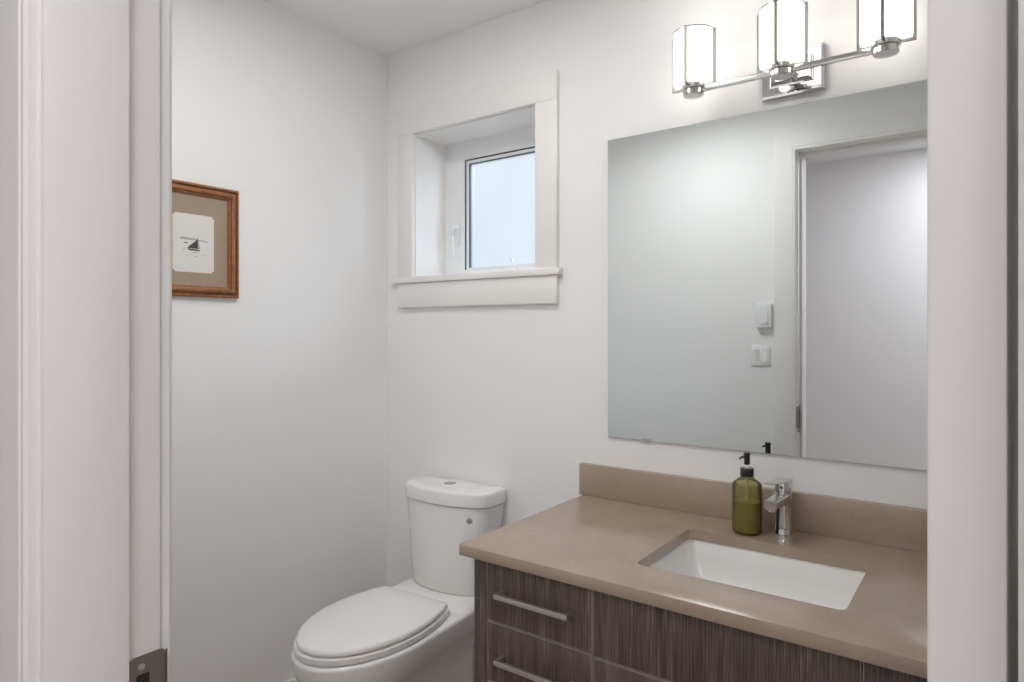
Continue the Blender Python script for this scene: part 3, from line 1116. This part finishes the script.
# ------------------------------------------------------------------ framed print on the left wall
PY, PZ = 1.031, H + 0.2715
print_ = tag(empty('framed_print', (XL, PY, PZ)), 'wood framed sailboat print with taupe mat on the left wall', 'picture')
FW, FH = 0.1435, 0.170           # half sizes, outer
bm = B()
prof = [(0.0, 0.001), (0.0, 0.012), (0.003, 0.015), (0.007, 0.0155), (0.0085, 0.009), (0.0115, 0.0085), (0.014, 0.0145), (0.021, 0.018), (0.026, 0.0165), (0.0275, 0.010), (0.0335, 0.009), (0.0345, 0.004), (0.0345, 0.001)]
corners = [(-1, -1), (1, -1), (1, 1), (-1, 1)]
rings = []
for sy, sz in corners + corners[:1]:
    rings.append([(d, sy * (FW - u), sz * (FH - u)) for u, d in prof])
rs = [[bm.verts.new(p) for p in r] for r in rings[:4]]
for k in range(4):
    a, b = rs[k], rs[(k + 1) % 4]
    for i in range(len(prof)):
        j = (i + 1) % len(prof)
        bm.faces.new((a[i], a[j], b[j], b[i]))
link('picture_frame', bm, M['frame_wood'], print_)
bm = bx(0.0012, 0.0040, -FW + 0.034, FW - 0.034, -FH + 0.034, FH - 0.034)
mb_ = link('mat_board', bm, M['mat_board'], print_)


def cut_corner(hw, hh, c, d0, d1):
    o = []
    for sy, sz in ((1, 1), (-1, 1), (-1, -1), (1, -1)):
        cy, cz = sy * hw, sz * hh
        a0 = {(1, 1): 0, (-1, 1): 90, (-1, -1): 180, (1, -1): 270}[(sy, sz)]
        for k in range(5):     # concave notched corners
            a = R(a0 + 270 - 90 * k / 4)
            o.append((cy + c * math.cos(a), cz + c * math.sin(a)))
    bm = B()
    loft(bm, [[(d0, y, z) for y, z in o], [(d1, y, z) for y, z in o]])
    return bm


pcard = link('print_mount', cut_corner(0.0635, 0.087, 0.007, 0.0041, 0.0048), M['card_edge'], print_, loc=(0, 0.001, -0.010))
pc = link('print_paper', cut_corner(0.0595, 0.083, 0.0075, 0.0048, 0.0052), M['card'], print_, loc=(0, 0.001, -0.010))


def ink_poly(bm, pts, d):
    vs = [bm.verts.new((d, y, z)) for y, z in pts]
    vb = [bm.verts.new((d - 0.0003, y, z)) for y, z in pts]
    bm.faces.new(vs)
    n_ = len(pts)
    for i in range(n_):
        j = (i + 1) % n_
        bm.faces.new((vs[i], vb[i], vb[j], vs[j]))


# sailing boat: +y is to the right in the picture as seen from the room
bm = B()
D = 0.0056
ink_poly(bm, [(-0.018, -0.016), (0.020, -0.019), (0.018, -0.0225), (-0.012, -0.0215), (-0.020, -0.0185)], D)   # hull
ink_poly(bm, [(0.0105, 0.012), (0.0105, -0.0155), (-0.021, -0.015)], D)       # mainsail
ink_poly(bm, [(0.0112, 0.018), (0.0125, 0.018), (0.0128, -0.017), (0.0108, -0.017)], D)   # mast
ink_poly(bm, [(-0.030, 0.0015), (-0.018, 0.0015), (-0.020, -0.0015), (-0.029, -0.0015)], D)   # far boat
ink_poly(bm, [(-0.034, -0.0165), (-0.026, -0.0165), (-0.028, -0.018), (-0.033, -0.018)], D)
link('boat_drawing', bm, M['ink'], pc)
bm = B()
D2 = 0.0054
ink_poly(bm, [(-0.042, 0.014), (-0.036, 0.017), (-0.020, 0.016), (-0.004, 0.015), (0.010, 0.0135), (0.042, 0.0095), (0.042, 0.0060), (0.010, 0.0095), (-0.040, 0.0095)], D2)
ink_poly(bm, [(0.013, 0.010), (0.0205, -0.016), (0.0135, -0.016)], D2)
ink_poly(bm, [(-0.004, -0.026), (0.014, -0.027), (0.010, -0.029), (-0.004, -0.028)], D2)
ink_poly(bm, [(0.002, -0.037), (0.013, -0.038), (0.009, -0.040), (0.003, -0.039)], D2)
ink_poly(bm, [(-0.038, -0.026), (-0.024, -0.026), (-0.027, -0.0268), (-0.037, -0.0268)], D2)
ink_poly(bm, [(-0.030, -0.036), (-0.012, -0.0365), (-0.015, -0.0372), (-0.028, -0.0368)], D2)
ink_poly(bm, [(0.020, -0.033), (0.040, -0.034), (0.036, -0.0348), (0.022, -0.0338)], D2)
link('sea_drawing', bm, M['ink_light'], pc)

# ------------------------------------------------------------------ wall controls beside the doorway (seen in the mirror)
sw = tag(empty('light_switch', (-0.9085, YD1, H - 0.1195)), 'white double switch plate beside the door casing, seen in the mirror', 'light switch')
link('switch_plate', bx(-0.045, 0.045, 0.0003, 0.006, -0.050, 0.050, bev=0.002), M['vinyl'], sw, 40)
for xc, tilt in ((-0.020, 1), (0.020, -1)):
    bm = B()
    z0, z1 = -0.030, 0.030
    rings = [[(x, 0.0062, z) for x, z in rrect(xc - 0.0135, xc + 0.0135, z0, z1, 0.002, 3)],
             [(x, 0.0082 + 0.0022 * tilt * (z / 0.03), z) for x, z in rrect(xc - 0.0125, xc + 0.0125, z0 + 0.001, z1 - 0.001, 0.002, 3)]]
    loft(bm, rings)
    link('rocker', bm, M['trim'] if tilt > 0 else M['seat'], sw, 40)
th = tag(empty('wall_control', (-0.8900, YD1, H + 0.071)), 'white boxy wall control above the switch plate, seen in the mirror', 'wall control')
link('control_housing', bx(-0.035, 0.035, 0.0003, 0.024, -0.058, 0.058, bev=0.003), M['vinyl'], th, 40)
bm = B()
o = [(-0.021, 0.040)]
for k in range(17):
    a = R(180 + 180 * k / 16)
    o.append((0.021 * math.cos(a), -0.018 + 0.021 * math.sin(a)))
o.append((0.021, 0.040))
loft(bm, [[(x, 0.0238, z) for x, z in o], [(x * 0.97, 0.0285, z * 0.99) for x, z in o]])
link('control_face', bm, M['vinyl'], th, 40)
